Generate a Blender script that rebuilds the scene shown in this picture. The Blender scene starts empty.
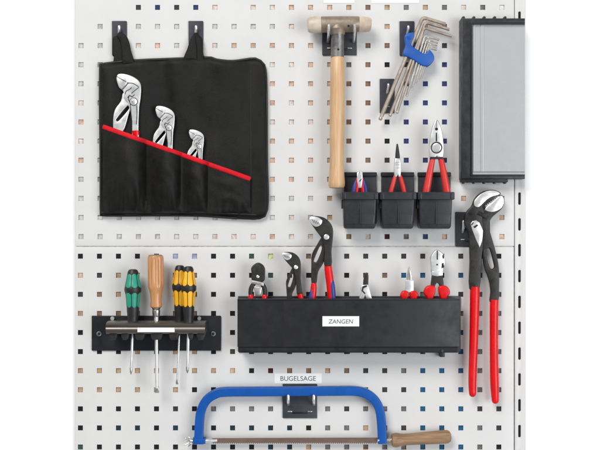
import bpy, bmesh, math, random
from mathutils import Vector, noise
from mathutils.geometry import tessellate_polygon

random.seed(4)
SC = bpy.context.scene
COL = SC.collection

# ------------------------------------------------------------------ camera, light, exposure
D = 2.0            # camera distance from the face of the panels (m)
U = 0.002          # metres per photo pixel on the panel face
cam_data = bpy.data.cameras.new('camera')
cam = bpy.data.objects.new('camera', cam_data)
COL.objects.link(cam)
cam.location = (0, -D, 0)
cam.rotation_euler = (math.radians(90), 0, 0)
cam_data.sensor_fit = 'HORIZONTAL'
cam_data.angle = 2 * math.atan(0.6 / D)
cam_data.clip_start = 0.05
cam_data.clip_end = 100
SC.camera = cam

world = bpy.data.worlds.new('World')
SC.world = world
world.use_nodes = True
bg = world.node_tree.nodes['Background']
bg.inputs['Color'].default_value = (0.92, 0.96, 1.0, 1)
bg.inputs['Strength'].default_value = 0.34

def area(name, loc, size, energy, color=(1, 1, 1)):
    l = bpy.data.lights.new(name, 'AREA')
    l.shape = 'SQUARE'
    l.size = size
    l.energy = energy
    l.color = color
    o = bpy.data.objects.new(name, l)
    COL.objects.link(o)
    o.location = loc
    o.rotation_euler = (Vector((0, 0, 0)) - Vector(loc)).to_track_quat('-Z', 'Y').to_euler()
    return o

area('key_softbox', (-2.7, -5.9, 4.7), 3.4, 498, (1.0, 0.975, 0.945))
area('fill_softbox', (4.0, -5.0, -0.6), 3.8, 234, (0.96, 0.98, 1.0))

SC.view_settings.view_transform = 'Standard'
SC.view_settings.look = 'None'
SC.view_settings.exposure = 0.0
SC.view_settings.gamma = 1.0

# ------------------------------------------------------------------ materials
def mat(name, col, rough=0.5, metal=0.0, bump=0.0, bscale=400, var=0.0, vscale=30,
        rvar=0.0, stretch=(1, 1, 1), col2=None, coat=0.0, spec=0.5):
    m = bpy.data.materials.new(name)
    m.use_nodes = True
    nt = m.node_tree
    b = nt.nodes['Principled BSDF']
    b.inputs['Base Color'].default_value = (*col, 1)
    b.inputs['Roughness'].default_value = rough
    b.inputs['Metallic'].default_value = metal
    b.inputs['Coat Weight'].default_value = coat
    b.inputs['Specular IOR Level'].default_value = spec
    tc = nt.nodes.new('ShaderNodeTexCoord')
    mp = nt.nodes.new('ShaderNodeMapping')
    mp.inputs['Scale'].default_value = stretch
    nt.links.new(tc.outputs['Object'], mp.inputs['Vector'])
    if var > 0 or col2:
        n = nt.nodes.new('ShaderNodeTexNoise')
        n.inputs['Scale'].default_value = vscale
        n.inputs['Detail'].default_value = 6
        n.inputs['Roughness'].default_value = 0.62
        nt.links.new(mp.outputs['Vector'], n.inputs['Vector'])
        r = nt.nodes.new('ShaderNodeValToRGB')
        c2 = col2 if col2 else tuple(max(0, c * (1 - var)) for c in col)
        c1 = col if col2 else tuple(min(1, c * (1 + var)) for c in col)
        r.color_ramp.elements[0].position = 0.36
        r.color_ramp.elements[1].position = 0.66
        r.color_ramp.elements[0].color = (*c2, 1)
        r.color_ramp.elements[1].color = (*c1, 1)
        nt.links.new(n.outputs['Fac'], r.inputs['Fac'])
        nt.links.new(r.outputs['Color'], b.inputs['Base Color'])
    if rvar > 0:
        n2 = nt.nodes.new('ShaderNodeTexNoise')
        n2.inputs['Scale'].default_value = 60
        n2.inputs['Detail'].default_value = 5
        nt.links.new(mp.outputs['Vector'], n2.inputs['Vector'])
        mr = nt.nodes.new('ShaderNodeMapRange')
        mr.inputs['From Min'].default_value = 0.3
        mr.inputs['From Max'].default_value = 0.7
        mr.inputs['To Min'].default_value = max(0.02, rough - rvar)
        mr.inputs['To Max'].default_value = min(1, rough + rvar)
        nt.links.new(n2.outputs['Fac'], mr.inputs['Value'])
        nt.links.new(mr.outputs['Result'], b.inputs['Roughness'])
    if bump > 0:
        n3 = nt.nodes.new('ShaderNodeTexNoise')
        n3.inputs['Scale'].default_value = bscale
        n3.inputs['Detail'].default_value = 3
        nt.links.new(mp.outputs['Vector'], n3.inputs['Vector'])
        bp = nt.nodes.new('ShaderNodeBump')
        bp.inputs['Strength'].default_value = bump
        bp.inputs['Distance'].default_value = 0.001
        nt.links.new(n3.outputs['Fac'], bp.inputs['Height'])
        nt.links.new(bp.outputs['Normal'], b.inputs['Normal'])
    return m

M = {}
M['panel'] = mat('white_powder_coat', (0.635, 0.63, 0.622), 0.45, bump=0.06, bscale=500, var=0.03, vscale=7, rvar=0.08)
M['wall'] = mat('white_backdrop', (0.93, 0.93, 0.93), 0.8, spec=0.1)
M['plate'] = mat('anthracite_sheet_steel', (0.042, 0.045, 0.056), 0.42, bump=0.05, bscale=600, var=0.15, rvar=0.1, spec=0.3)
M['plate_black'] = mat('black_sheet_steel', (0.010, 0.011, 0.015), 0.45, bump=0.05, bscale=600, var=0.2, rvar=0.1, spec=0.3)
M['bin'] = mat('anthracite_bin_plastic', (0.028, 0.0295, 0.034), 0.34, bump=0.1, bscale=700, var=0.15, vscale=40, rvar=0.1, spec=0.3)
M['tray'] = mat('black_tray_steel', (0.017, 0.0172, 0.0195), 0.36, bump=0.06, bscale=700, var=0.18, vscale=18, rvar=0.1, spec=0.3)
M['fabric'] = mat('black_nylon_cloth', (0.0078, 0.0074, 0.0066), 0.5, bump=0.5, bscale=900, var=0.3, vscale=60, rvar=0.06, spec=0.19)
M['piping'] = mat('black_binding_tape', (0.007, 0.007, 0.007), 0.55, bump=0.3, bscale=1200)
M['redtape'] = mat('red_binding_tape', (0.62, 0.006, 0.014), 0.6, bump=0.3, bscale=1200, var=0.12, spec=0.2)
M['chrome'] = mat('satin_chrome', (0.74, 0.74, 0.735), 0.33, 0.72, bump=0.04, bscale=350, var=0.06, vscale=90, rvar=0.1)
M['steel'] = mat('ground_steel', (0.62, 0.60, 0.57), 0.33, 1.0, bump=0.1, bscale=300, var=0.2, vscale=80, rvar=0.12)
M['polished'] = mat('polished_steel', (0.82, 0.82, 0.82), 0.27, 0.72, var=0.05, vscale=60, rvar=0.08)
M['nickel'] = mat('warm_nickel_steel', (0.45, 0.385, 0.325), 0.40, 0.85, var=0.15, vscale=60, rvar=0.1)
M['darksteel'] = mat('grey_cast_steel', (0.20, 0.19, 0.185), 0.42, 0.75, bump=0.35, bscale=250, var=0.25, vscale=60, rvar=0.12)
M['headsteel'] = mat('dusty_worn_steel', (0.21, 0.185, 0.165), 0.5, 0.55, bump=0.4, bscale=220, vscale=45, rvar=0.12, col2=(0.36, 0.27, 0.19))
M['oxide'] = mat('black_oxide_steel', (0.025, 0.0235, 0.022), 0.4, 0.1, bump=0.25, bscale=300, var=0.3, vscale=60, rvar=0.12, spec=0.35)
M['bronze'] = mat('dark_anodised_aluminium', (0.16, 0.145, 0.13), 0.33, 0.85, var=0.15, vscale=50, rvar=0.08, stretch=(0.1, 1, 1))
M['red'] = mat('red_dipped_plastic', (0.74, 0.004, 0.006), 0.3, bump=0.12, bscale=140, vscale=45, rvar=0.1, col2=(0.62, 0.004, 0.006), spec=0.36)
M['redsoft'] = mat('bright_red_plastic', (0.66, 0.035, 0.030), 0.33, bump=0.12, bscale=140, vscale=45, rvar=0.1, col2=(0.56, 0.03, 0.026))
M['blueplastic'] = mat('dark_blue_grip', (0.020, 0.035, 0.22), 0.4, bump=0.05, bscale=300, var=0.1)
M['blueclip'] = mat('blue_holder_plastic', (0.006, 0.085, 0.38), 0.42, bump=0.08, bscale=300, var=0.1)
M['bluepaint'] = mat('blue_enamel_paint', (0.004, 0.078, 0.345), 0.36, bump=0.12, bscale=160, var=0.08, vscale=25, rvar=0.08, spec=0.3)
M['green'] = mat('green_grip_plastic', (0.012, 0.29, 0.19), 0.4, bump=0.05, bscale=300, var=0.08)
M['yellow'] = mat('yellow_grip_plastic', (0.84, 0.43, 0.012), 0.4, bump=0.05, bscale=300, var=0.08)
M['rubber'] = mat('black_soft_grip', (0.011, 0.011, 0.012), 0.45, bump=0.1, bscale=300, var=0.15)
M['nylonface'] = mat('ivory_nylon', (0.66, 0.58, 0.48), 0.45, bump=0.25, bscale=150, vscale=38, rvar=0.1, col2=(0.48, 0.38, 0.28))
M['beech'] = mat('pale_beech_wood', (0.68, 0.455, 0.265), 0.42, bump=0.3, bscale=180, vscale=190, stretch=(1.3, 1.3, 0.07), col2=(0.54, 0.325, 0.165))
M['varnish'] = mat('varnished_beech_wood', (0.60, 0.29, 0.12), 0.33, bump=0.15, bscale=180, vscale=190, stretch=(1.3, 1.3, 0.08), col2=(0.46, 0.215, 0.09), coat=0.3)
M['oldwood'] = mat('worn_brown_wood', (0.37, 0.225, 0.125), 0.5, bump=0.4, bscale=120, vscale=150, stretch=(0.09, 1.3, 1.3), col2=(0.20, 0.115, 0.06))
M['blade'] = mat('rust_brown_blade_steel', (0.145, 0.10, 0.085), 0.42, 0.6, bump=0.3, bscale=200, vscale=26, rvar=0.12, stretch=(0.25, 1, 1), col2=(0.24, 0.165, 0.13))
M['paper'] = mat('white_label_paper', (0.80, 0.80, 0.80), 0.6, var=0.01)
M['ink'] = mat('grey_label_print', (0.085, 0.085, 0.09), 0.7)
M['caseframe'] = mat('black_case_plastic', (0.013, 0.014, 0.017), 0.4, bump=0.15, bscale=400, var=0.3, vscale=50, rvar=0.12)
M['casefront'] = mat('pale_grey_plastic_sheet', (0.405, 0.42, 0.43), 0.24, var=0.03, vscale=8, rvar=0.06)
M['caseedge'] = mat('grey_plastic_edge', (0.20, 0.22, 0.235), 0.35)

# ------------------------------------------------------------------ mesh helpers (photo pixels + depth -> world)
def W(px, py, d=0.0):
    s = (D - d) / D
    return Vector(((px - 300) * U * s, -d, (225 - py) * U * s))

LOC = {}

def smooth(pts, n=4, closed=True):
    out = []
    N = len(pts)
    for i in range(N if closed else N - 1):
        if closed:
            p0, p1, p2, p3 = pts[i - 1], pts[i], pts[(i + 1) % N], pts[(i + 2) % N]
        else:
            p0, p1, p2, p3 = pts[max(0, i - 1)], pts[i], pts[i + 1], pts[min(N - 1, i + 2)]
        for k in range(n):
            t = k / n
            out.append(tuple(0.5 * (2 * b + (c - a) * t + (2 * a - 5 * b + 4 * c - e) * t * t + (3 * b - a - 3 * c + e) * t ** 3)
                             for a, b, c, e in zip(p0, p1, p2, p3)))
    if not closed:
        out.append(tuple(pts[-1]))
    return out

def area2(p):
    return sum(p[i][0] * p[(i + 1) % len(p)][1] - p[(i + 1) % len(p)][0] * p[i][1] for i in range(len(p)))

def inset(p, o):
    n = len(p)
    res = []
    for i in range(n):
        a, b, c = Vector(p[i - 1]), Vector(p[i]), Vector(p[(i + 1) % n])
        e1 = (b - a); e2 = (c - b)
        if e1.length < 1e-9 or e2.length < 1e-9:
            res.append(tuple(b)); continue
        e1.normalize(); e2.normalize()
        n1 = Vector((-e1.y, e1.x)); n2 = Vector((-e2.y, e2.x))
        m = n1 + n2
        if m.length < 0.3:
            m = n1
        m = m / max(0.3, m.length)
        k = min(1.8, 1 / max(0.3, m.dot(n1)))
        res.append(tuple(b + m * o * k))
    return res

def slab(bm, pts, d0, d1, bev=0.0008, segs=3, holes=(), sm=0):
    """closed outline in photo pixels, from depth d0 (back) to d1 (front), rounded front edge."""
    loops = []
    for k, l in enumerate([pts] + list(holes)):
        if sm:
            l = smooth(l, sm)
        q = [((px - 300) * U * (D - d1) / D, (225 - py) * U * (D - d1) / D) for px, py in l]
        a = area2(q)
        if (k == 0 and a < 0) or (k > 0 and a > 0):
            q.reverse()
        loops.append(q)
    rings = [(d0, 0.0)]
    for s in range(segs + 1):
        ang = math.pi / 2 * s / segs
        rings.append((d1 - bev + bev * math.sin(ang), bev * (1 - math.cos(ang))))
    first, last = [], []
    for l in loops:
        prev = None
        for ri, (dd, off) in enumerate(rings):
            q = inset(l, off) if off > 0 else l
            vs = [bm.verts.new((x, -dd, z)) for x, z in q]
            if prev:
                for i in range(len(vs)):
                    j = (i + 1) % len(vs)
                    bm.faces.new((prev[i], prev[j], vs[j], vs[i]))
            if ri == 0:
                first.append(vs)
            prev = vs
        last.append(prev)
    for rv in (first, last):
        flat = [v for l in rv for v in l]
        tris = tessellate_polygon([[Vector((v.co.x, v.co.z, 0)) for v in l] for l in rv])
        for t in tris:
            try:
                bm.faces.new([flat[i] for i in t])
            except ValueError:
                pass
    return bm

def rect(x0, y0, x1, y1, r=0.0, n=4):
    if r <= 0:
        return [(x0, y0), (x1, y0), (x1, y1), (x0, y1)]
    out = []
    for cx, cy, a0 in ((x1 - r, y0 + r, -90), (x1 - r, y1 - r, 0), (x0 + r, y1 - r, 90), (x0 + r, y0 + r, 180)):
        for k in range(n + 1):
            a = math.radians(a0 + 90 * k / n)
            out.append((cx + r * math.cos(a), cy + r * math.sin(a)))
    return out

def circ(cx, cy, r, n=24):
    return [(cx + r * math.cos(2 * math.pi * k / n), cy + r * math.sin(2 * math.pi * k / n)) for k in range(n)]

def rings_to_mesh(bm, rings, cap=True):
    prev = None
    for r in rings:
        vs = [bm.verts.new(v) for v in r]
        if prev:
            n = len(vs)
            for i in range(n):
                bm.faces.new((prev[i], prev[(i + 1) % n], vs[(i + 1) % n], vs[i]))
        else:
            f = vs
        prev = vs
    if cap:
        bm.faces.new(f)
        bm.faces.new(prev)

def tube(bm, path, rad, n=14, asp=1.0, round_ends=True, sm=4, prof=None, flat_start=False):
    """path [(px,py,d)], rad px per point; asp squashes towards the panel."""
    P = [tuple(p) + (r,) for p, r in zip(path, rad)]
    if sm and len(P) > 2:
        P = smooth(P, sm, False)
    pts = [W(p[0], p[1], p[2]) for p in P]
    rs = [p[3] * U for p in P]
    if prof is None:
        prof = [(math.cos(2 * math.pi * k / n), math.sin(2 * math.pi * k / n)) for k in range(n)]
    tan = []
    for i in range(len(pts)):
        t = pts[min(i + 1, len(pts) - 1)] - pts[max(0, i - 1)]
        tan.append(t.normalized())
    Y = Vector((0, 1, 0))
    frames = []
    if max(abs(t.y) for t in tan) < 0.8:
        for t in tan:
            s = t.cross(Y).normalized()
            frames.append((s, s.cross(t).normalized()))
    else:
        s = tan[0].cross(Vector((1, 0, 0.05)))
        s.normalize()
        for t in tan:
            s = (s - t * s.dot(t)).normalized()
            frames.append((s, s.cross(t).normalized()))
    def ring(c, fr, r):
        return [c + fr[0] * (a * r) + fr[1] * (b * r * asp) for a, b in prof]
    out = []
    if round_ends and flat_start:
        out.append(ring(pts[0], frames[0], rs[0] * 0.9))
        pts[0] = pts[0] + tan[0] * 0.0006
    elif round_ends:
        for k in (0.12, 0.5, 0.86):
            out.append(ring(pts[0] - tan[0] * rs[0] * math.sqrt(1 - k * k) * min(1, asp), frames[0], rs[0] * k))
    for c, fr, r in zip(pts, frames, rs):
        out.append(ring(c, fr, r))
    if round_ends:
        for k in (0.86, 0.5, 0.12):
            out.append(ring(pts[-1] + tan[-1] * rs[-1] * math.sqrt(1 - k * k) * min(1, asp), frames[-1], rs[-1] * k))
    rings_to_mesh(bm, out)
    return bm

def lathe(bm, a, b, prof, n=28, asp=1.0, fl=0, fd=0.0, rot=0.0):
    """a,b (px,py,d): axis; prof [(t 0..1, r px)]; fl flutes of relative depth fd."""
    A, B = W(*a), W(*b)
    t = (B - A).normalized()
    if abs(t.y) > 0.8:
        s = t.cross(Vector((1, 0, 0))).normalized()
    else:
        s = t.cross(Vector((0, 1, 0))).normalized()
    q = s.cross(t).normalized()
    out = []
    for p in prof:
        tt, r = p[0], p[1]
        f = p[2] if len(p) > 2 else 0
        c = A + (B - A) * tt
        ring = []
        for k in range(n):
            an = 2 * math.pi * k / n + rot
            rr = r * U
            if fl and f:
                rr *= 1 - fd * f * (0.5 + 0.5 * math.cos(fl * an)) ** 3
            ring.append(c + s * (math.cos(an) * rr) + q * (math.sin(an) * rr * asp))
        out.append(ring)
    rings_to_mesh(bm, out)
    return bm

def disc(bm, px, py, r, d0, d1, n=24, dome=0.25):
    lathe(bm, (px, py, d0), (px, py, d1), [(0, r), (1 - dome, r), (1 - dome * 0.3, r * 0.93), (1, r * 0.78)], n)
    return bm

def BM():
    return bmesh.new()

def to_obj(name, bm, m, loc, ang=32):
    bmesh.ops.recalc_face_normals(bm, faces=bm.faces)
    bmesh.ops.translate(bm, verts=bm.verts, vec=-loc)
    me = bpy.data.meshes.new(name)
    bm.to_mesh(me)
    bm.free()
    for mm in (m if isinstance(m, (list, tuple)) else [m]):
        me.materials.append(mm)
    for p in me.polygons:
        p.use_smooth = True
    me.set_sharp_from_angle(angle=math.radians(ang))
    o = bpy.data.objects.new(name, me)
    COL.objects.link(o)
    return o

def tag(o, label=None, cat=None, group=None, kind=None):
    if label: o['label'] = label
    if cat: o['category'] = cat
    if group: o['group'] = group
    if kind: o['kind'] = kind
    return o

def thing(name, label, cat, at, group=None):
    o = bpy.data.objects.new(name, None)
    o.empty_display_size = 0.01
    COL.objects.link(o)
    o.location = W(*at)
    LOC[o] = o.location.copy()
    return tag(o, label, cat, group)

def part(name, bm, m, parent, label=None, ang=32):
    o = to_obj(name, bm, m, LOC[parent], ang)
    o.parent = parent
    LOC[o] = LOC[parent]
    if label:
        o['label'] = label
    return o

def solo(name, bm, m, at, label, cat, group=None, kind=None, ang=32):
    loc = W(*at)
    o = to_obj(name, bm, m, loc, ang)
    o.location = loc
    LOC[o] = loc.copy()
    return tag(o, label, cat, group, kind)

def copy_tree(o, parent=None):
    c = o.copy()
    COL.objects.link(c)
    c.parent = parent
    LOC[c] = LOC[o]
    for ch in list(o.children):
        copy_tree(ch, c)
    return c

def lettering(word, cx, cy, width, d, parent, m, shear=0.0):
    cu = bpy.data.curves.new('lettering', 'FONT')
    cu.body = word
    cu.size = 1
    cu.shear = shear
    tmp = bpy.data.objects.new('lettering', cu)
    COL.objects.link(tmp)
    dg = bpy.context.evaluated_depsgraph_get()
    me = bpy.data.meshes.new_from_object(tmp.evaluated_get(dg))
    bpy.data.objects.remove(tmp)
    bpy.data.curves.remove(cu)
    xs = [v.co.x for v in me.vertices]; ys = [v.co.y for v in me.vertices]
    k = width * U * (D - d) / D / (max(xs) - min(xs))
    mx, my = (max(xs) + min(xs)) / 2, (max(ys) + min(ys)) / 2
    c = W(cx, cy, d) - LOC[parent]
    for v in me.vertices:
        v.co = Vector(((v.co.x - mx) * k, 0, (v.co.y - my) * k)) + c
    me.name = 'lettering'
    me.materials.clear()
    me.materials.append(m)
    o = bpy.data.objects.new('lettering', me)
    COL.objects.link(o)
    o.parent = parent
    LOC[o] = LOC[parent]
    return o

# ------------------------------------------------------------------ added white backdrop, perforated panels, upright
bm = BM()
for x0, x1 in ((-1200, 1800),):
    slab(bm, rect(x0, -1000, x1, 1450), -0.06, -0.0095, 0.0005, 1)
tag(solo('wall', bm, M['wall'], (300, 225, 0), None, None), kind='structure')  # white backdrop added to fill the blank bands beside the panels

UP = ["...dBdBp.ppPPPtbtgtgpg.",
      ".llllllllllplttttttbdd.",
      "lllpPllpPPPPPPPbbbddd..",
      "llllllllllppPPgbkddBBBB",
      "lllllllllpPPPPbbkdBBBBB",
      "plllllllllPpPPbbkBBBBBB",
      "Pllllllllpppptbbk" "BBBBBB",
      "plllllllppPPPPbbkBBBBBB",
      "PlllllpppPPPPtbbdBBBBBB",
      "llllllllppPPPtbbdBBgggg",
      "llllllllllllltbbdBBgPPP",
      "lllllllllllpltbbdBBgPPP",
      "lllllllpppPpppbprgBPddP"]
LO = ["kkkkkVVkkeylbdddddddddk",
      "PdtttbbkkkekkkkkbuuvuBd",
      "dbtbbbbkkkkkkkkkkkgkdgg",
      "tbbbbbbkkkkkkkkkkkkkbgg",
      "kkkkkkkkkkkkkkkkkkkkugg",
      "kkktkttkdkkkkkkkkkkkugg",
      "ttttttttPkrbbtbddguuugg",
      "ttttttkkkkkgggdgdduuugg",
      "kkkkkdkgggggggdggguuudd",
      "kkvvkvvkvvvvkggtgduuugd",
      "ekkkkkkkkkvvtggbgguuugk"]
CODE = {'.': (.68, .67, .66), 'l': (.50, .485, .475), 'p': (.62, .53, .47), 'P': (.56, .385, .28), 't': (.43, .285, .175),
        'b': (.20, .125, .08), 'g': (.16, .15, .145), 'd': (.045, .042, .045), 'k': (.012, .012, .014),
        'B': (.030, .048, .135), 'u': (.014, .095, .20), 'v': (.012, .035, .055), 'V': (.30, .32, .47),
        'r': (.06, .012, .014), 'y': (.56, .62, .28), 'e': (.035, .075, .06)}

def backing():
    keys = sorted(CODE)
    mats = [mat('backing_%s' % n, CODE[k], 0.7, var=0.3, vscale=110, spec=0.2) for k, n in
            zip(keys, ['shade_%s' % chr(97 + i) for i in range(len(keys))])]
    bm = BM()
    dd = -0.0021
    def cell(x0, y0, x1, y1, k):
        f = bm.faces.new([bm.verts.new(W(x, y, dd)) for x, y in ((x0, y0), (x1, y0), (x1, y1), (x0, y1))])
        f.material_index = keys.index(k)
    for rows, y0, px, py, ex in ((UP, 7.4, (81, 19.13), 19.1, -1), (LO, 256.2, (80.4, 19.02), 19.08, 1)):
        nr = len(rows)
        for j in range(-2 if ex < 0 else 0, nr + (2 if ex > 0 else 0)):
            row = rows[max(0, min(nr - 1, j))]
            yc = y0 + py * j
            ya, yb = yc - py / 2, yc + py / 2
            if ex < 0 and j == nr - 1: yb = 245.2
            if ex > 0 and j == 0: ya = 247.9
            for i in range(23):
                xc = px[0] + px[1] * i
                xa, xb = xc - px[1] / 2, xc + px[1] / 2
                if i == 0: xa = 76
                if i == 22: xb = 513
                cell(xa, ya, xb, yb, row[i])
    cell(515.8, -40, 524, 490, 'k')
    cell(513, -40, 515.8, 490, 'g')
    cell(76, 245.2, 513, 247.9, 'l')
    return tag(solo('backing_surface', bm, mats, (300, 225, -0.0021), None, None), kind='structure')
backing()

def perforated(x0, x1, y0, y1, hx, hy, label, hole=2.5, solid=()):
    """sheet with real square holes: lips folded back on all four sides."""
    bm = BM()
    th, dep = 0.0010, 0.0072
    xs, ys = [x0 + 0.6], [y0 + 0.6]
    for c in hx: xs += [c - hole, c + hole]
    for c in hy: ys += [c - hole, c + hole]
    xs.append(x1 - 0.6); ys.append(y1 - 0.6)
    fr = [[bm.verts.new(W(x, y, 0)) for x in xs] for y in ys]
    for j in range(len(ys) - 1):
        for i in range(len(xs) - 1):
            q = (fr[j][i], fr[j][i + 1], fr[j + 1][i + 1], fr[j + 1][i])
            if i % 2 == 1 and j % 2 == 1 and (i // 2, j // 2) not in solid:
                bk = [bm.verts.new(v.co + Vector((0, th, 0))) for v in q]
                for k in range(4):
                    bm.faces.new((q[k], q[(k + 1) % 4], bk[(k + 1) % 4], bk[k]))
            else:
                bm.faces.new(q)
    # rounded lip around
    nX, nY = len(xs), len(ys)
    border = [(fr[0][i], 0, -1) for i in range(nX)] + [(fr[j][-1], 1, 0) for j in range(1, nY)] + \
             [(fr[-1][i], 0, 1) for i in range(nX - 2, -1, -1)] + [(fr[j][0], -1, 0) for j in range(nY - 2, 0, -1)]
    cx, cy = (x0 + x1) / 2, (y0 + y1) / 2
    prev = [b[0] for b in border]
    corners = {0, nX - 1, nX - 1 + nY - 1, 2 * (nX - 1) + nY - 1}
    for o, dd in ((0.35, 0.00018), (0.55, 0.0006), (0.6, 0.0012), (0.6, dep)):
        cur = []
        for idx, (v, ox, oy) in enumerate(border):
            px = v.co.x / U + 300; py = 225 - v.co.z / U
            if idx in corners:
                ox = 1 if px > cx else -1; oy = 1 if py > cy else -1
            cur.append(bm.verts.new(W(px + ox * o, py + oy * o, 0) + Vector((0, dd, 0))))
        for k in range(len(cur)):
            j = (k + 1) % len(cur)
            bm.faces.new((prev[k], prev[j], cur[j], cur[k]))
        prev = cur
    bmesh.ops.recalc_face_normals(bm, faces=bm.faces)
    return solo('perforated_panel', bm, M['panel'], ((x0 + x1) / 2, y1, 0), label, 'panel', 'perforated white panels')

perforated(75, 514.2, -40, 246.1, [81 + 19.13 * k for k in range(23)], [7.4 + 19.1 * j for j in range(-2, 13)],
           'upper white square-hole pegboard panel behind the hammer and tool roll',
           solid=[(i, j + 2) for j in range(13) for i in range(23) if UP[j][i] == '.' and i < 20])
perforated(75, 513.9, 246.95, 490, [80.4 + 19.02 * k for k in range(23)], [256.2 + 19.08 * j for j in range(0, 12)],
           'lower white square-hole pegboard panel behind the hacksaw and screwdriver rack')
bm = BM()
slots = [rect(518.3, y - 6.2, 520.9, y + 6.2, 1.2) for y in [17.65 - 25.85 + 25.85 * k for k in range(0, 19)]]
slab(bm, rect(514.9, -40, 525, 490), -0.0072, 0.0008, 0.0008, 3, holes=slots)
solo('slotted_upright', bm, M['panel'], (520, 490, 0), 'narrow white steel upright with a column of black vertical slots', 'upright')

# ------------------------------------------------------------------ hook plates
def jpin(bm, x, y, reach, rise=7.0, r=1.35):
    tube(bm, [(x, y + 9, 0.002), (x, y + 8.2, reach * 0.35), (x, y + rise, reach * 0.75), (x, y + rise - 2.2, reach * 0.97), (x, y, reach)],
         [r] * 5, 10, sm=4)

def plate_mesh(x0, y0, x1, y1):
    bm = BM()
    slab(bm, rect(x0, y0, x1, y1, 0.8), 0.0002, 0.0032, 0.0009, 3)
    return bm

def tab_mesh(x0, y0, x1, y1):
    bm = BM()
    slab(bm, rect(x0, y0, x1, y1, 0.4), 0.003, 0.0055, 0.0006, 2)
    return bm

def wide_hook(label, x0, y0, reach, pins):
    t = thing('hook_plate', label, 'hook', (x0 + 17, y0 + 35, 0), 'square anthracite hook plates')
    part('plate', plate_mesh(x0, y0, x0 + 34.5, y0 + 34.5), M['plate'], t)
    for px in pins:
        b = BM(); jpin(b, px, y0 + 12, reach)
        part('hook_pin', b, M['polished'], t)
    for px in (x0 + 7.2, x0 + 27.3):
        part('tab', tab_mesh(px - 2.3, y0 + 27.3, px + 2.3, y0 + 28.4), M['steel'], t)
    b = BM(); slab(b, rect(x0 + 9.5, y0 + 28.2, x0 + 25, y0 + 30, 0.5), 0.0031, 0.0042, 0.0004, 2)
    part('crease', b, M['plate_black'], t)
    return t

saw_hook = wide_hook('square dark hook plate holding the blue hacksaw frame', 282.6, 383.8, 0.030, (288.3, 313.8))
ham = copy_tree(saw_hook)
ham['label'] = 'square dark hook plate with two bright pins carrying the hammer head'
ham.location = W(322.2 + 17, 21.3 + 35, 0)
for c in ham.children:          # longer pins reach round the thick hammer head
    if c.name.startswith('hook_pin'):
        c.data = c.data.copy()
        for v in c.data.vertices:
            v.co.y *= 1.72
pump_hook = copy_tree(saw_hook)
pump_hook['label'] = 'square dark hook plate behind the head of the big water pump pliers'
pump_hook.location = W(455.3 + 17, 212.2 + 35, 0)
for c in list(pump_hook.children):
    if c.name.startswith('hook_pin'):
        c.data = c.data.copy()
        for v in c.data.vertices:
            v.co.y *= 0.36
            if v.co.x < 0: v.co.x += 0.003

def narrow_hook(label, x0, y0):
    t = thing('hook_plate', label, 'hook', (x0 + 7.3, y0 + 35, 0), 'narrow anthracite hook plates')
    part('plate', plate_mesh(x0, y0, x0 + 14.8, y0 + 34.5), M['plate'], t)
    b = BM(); jpin(b, x0 + 7.2, y0 + 5.6, 0.013, 4.5, 1.2)
    part('hook_pin', b, M['polished'], t)
    part('tab', tab_mesh(x0 + 5.2, y0 + 27.3, x0 + 9.4, y0 + 28.4), M['steel'], t)
    return t
nh = narrow_hook('narrow dark hook plate holding the left strap of the black tool roll', 111.9, 20.8)
for lab, x, y in (('narrow dark hook plate holding the right strap of the black tool roll', 188.3, 20.8),
                  ('narrow dark hook plate behind the tips of the long hex keys', 379.4, 78.6),
                  ('narrow dark hook plate behind the blue hex key holder', 399.2, 21.0)):
    c = copy_tree(nh)
    c['label'] = lab
    c.location = W(x + 7.3, y + 35, 0)

# ------------------------------------------------------------------ black tool roll
def resample(p, n):
    p = [Vector(q) for q in p]
    L = [0]
    for a, b in zip(p, p[1:]): L.append(L[-1] + (b - a).length)
    out = []
    for k in range(n + 1):
        t = L[-1] * k / n
        i = 0
        while i < len(L) - 2 and L[i + 1] < t: i += 1
        f = (t - L[i]) / max(1e-9, L[i + 1] - L[i])
        out.append(p[i].lerp(p[i + 1], f))
    return out

top = resample(smooth([(100.2, 64.6), (102.5, 64), (133, 60.6), (185, 58.4), (210, 57.6), (214, 59.2), (232, 61.2), (252, 58.6), (259, 59.8), (264.2, 65)], 5, False), 90)
bot = resample(smooth([(100.8, 215.4), (130, 215.4), (160, 215.2), (200, 215.6), (230, 217.6), (256, 218.4), (264, 216.6), (267, 211)], 5, False), 90)
lef = resample(smooth([(100.2, 64.6), (100, 100), (100.6, 150), (100.8, 215.4)], 5, False), 80)
rig = resample(smooth([(264.2, 65), (266, 76), (266.6, 110), (266.8, 160), (267.8, 195), (267, 211)], 5, False), 80)
NU, NV = 90, 80
def coons(i, j):
    u, v = i / NU, j / NV
    return (top[i] * (1 - v) + bot[i] * v + lef[j] * (1 - u) + rig[j] * u
            - (top[0] * (1 - u) * (1 - v) + top[NU] * u * (1 - v) + bot[0] * (1 - u) * v + bot[NU] * u * v))
def flap_depth(x, y, u=0.5, v=0.5):
    e = min(u, 1 - u, v, 1 - v)
    f = 0.0145 - 0.0055 * max(0, 1 - e / 0.03) ** 2
    f += 0.0115 * noise.noise(Vector((x * 0.040, y * 0.010, 3.1))) + 0.0026 * noise.noise(Vector((x * 0.07, y * 0.03, 8.1)))
    f += 0.0035 * math.exp(-((x - 221) / 9) ** 2) * max(0, 1 - v * 1.1)
    return f
roll = thing('tool_roll', 'black cloth tool roll with red slanted trim hanging by two straps', 'tool roll', (183, 216, 0))
bm = BM()
g = []
for j in range(NV + 1):
    row = []
    for i in range(NU + 1):
        p = coons(i, j)
        row.append(bm.verts.new(W(p.x, p.y, flap_depth(p.x, p.y, i / NU, j / NV))))
    g.append(row)
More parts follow.
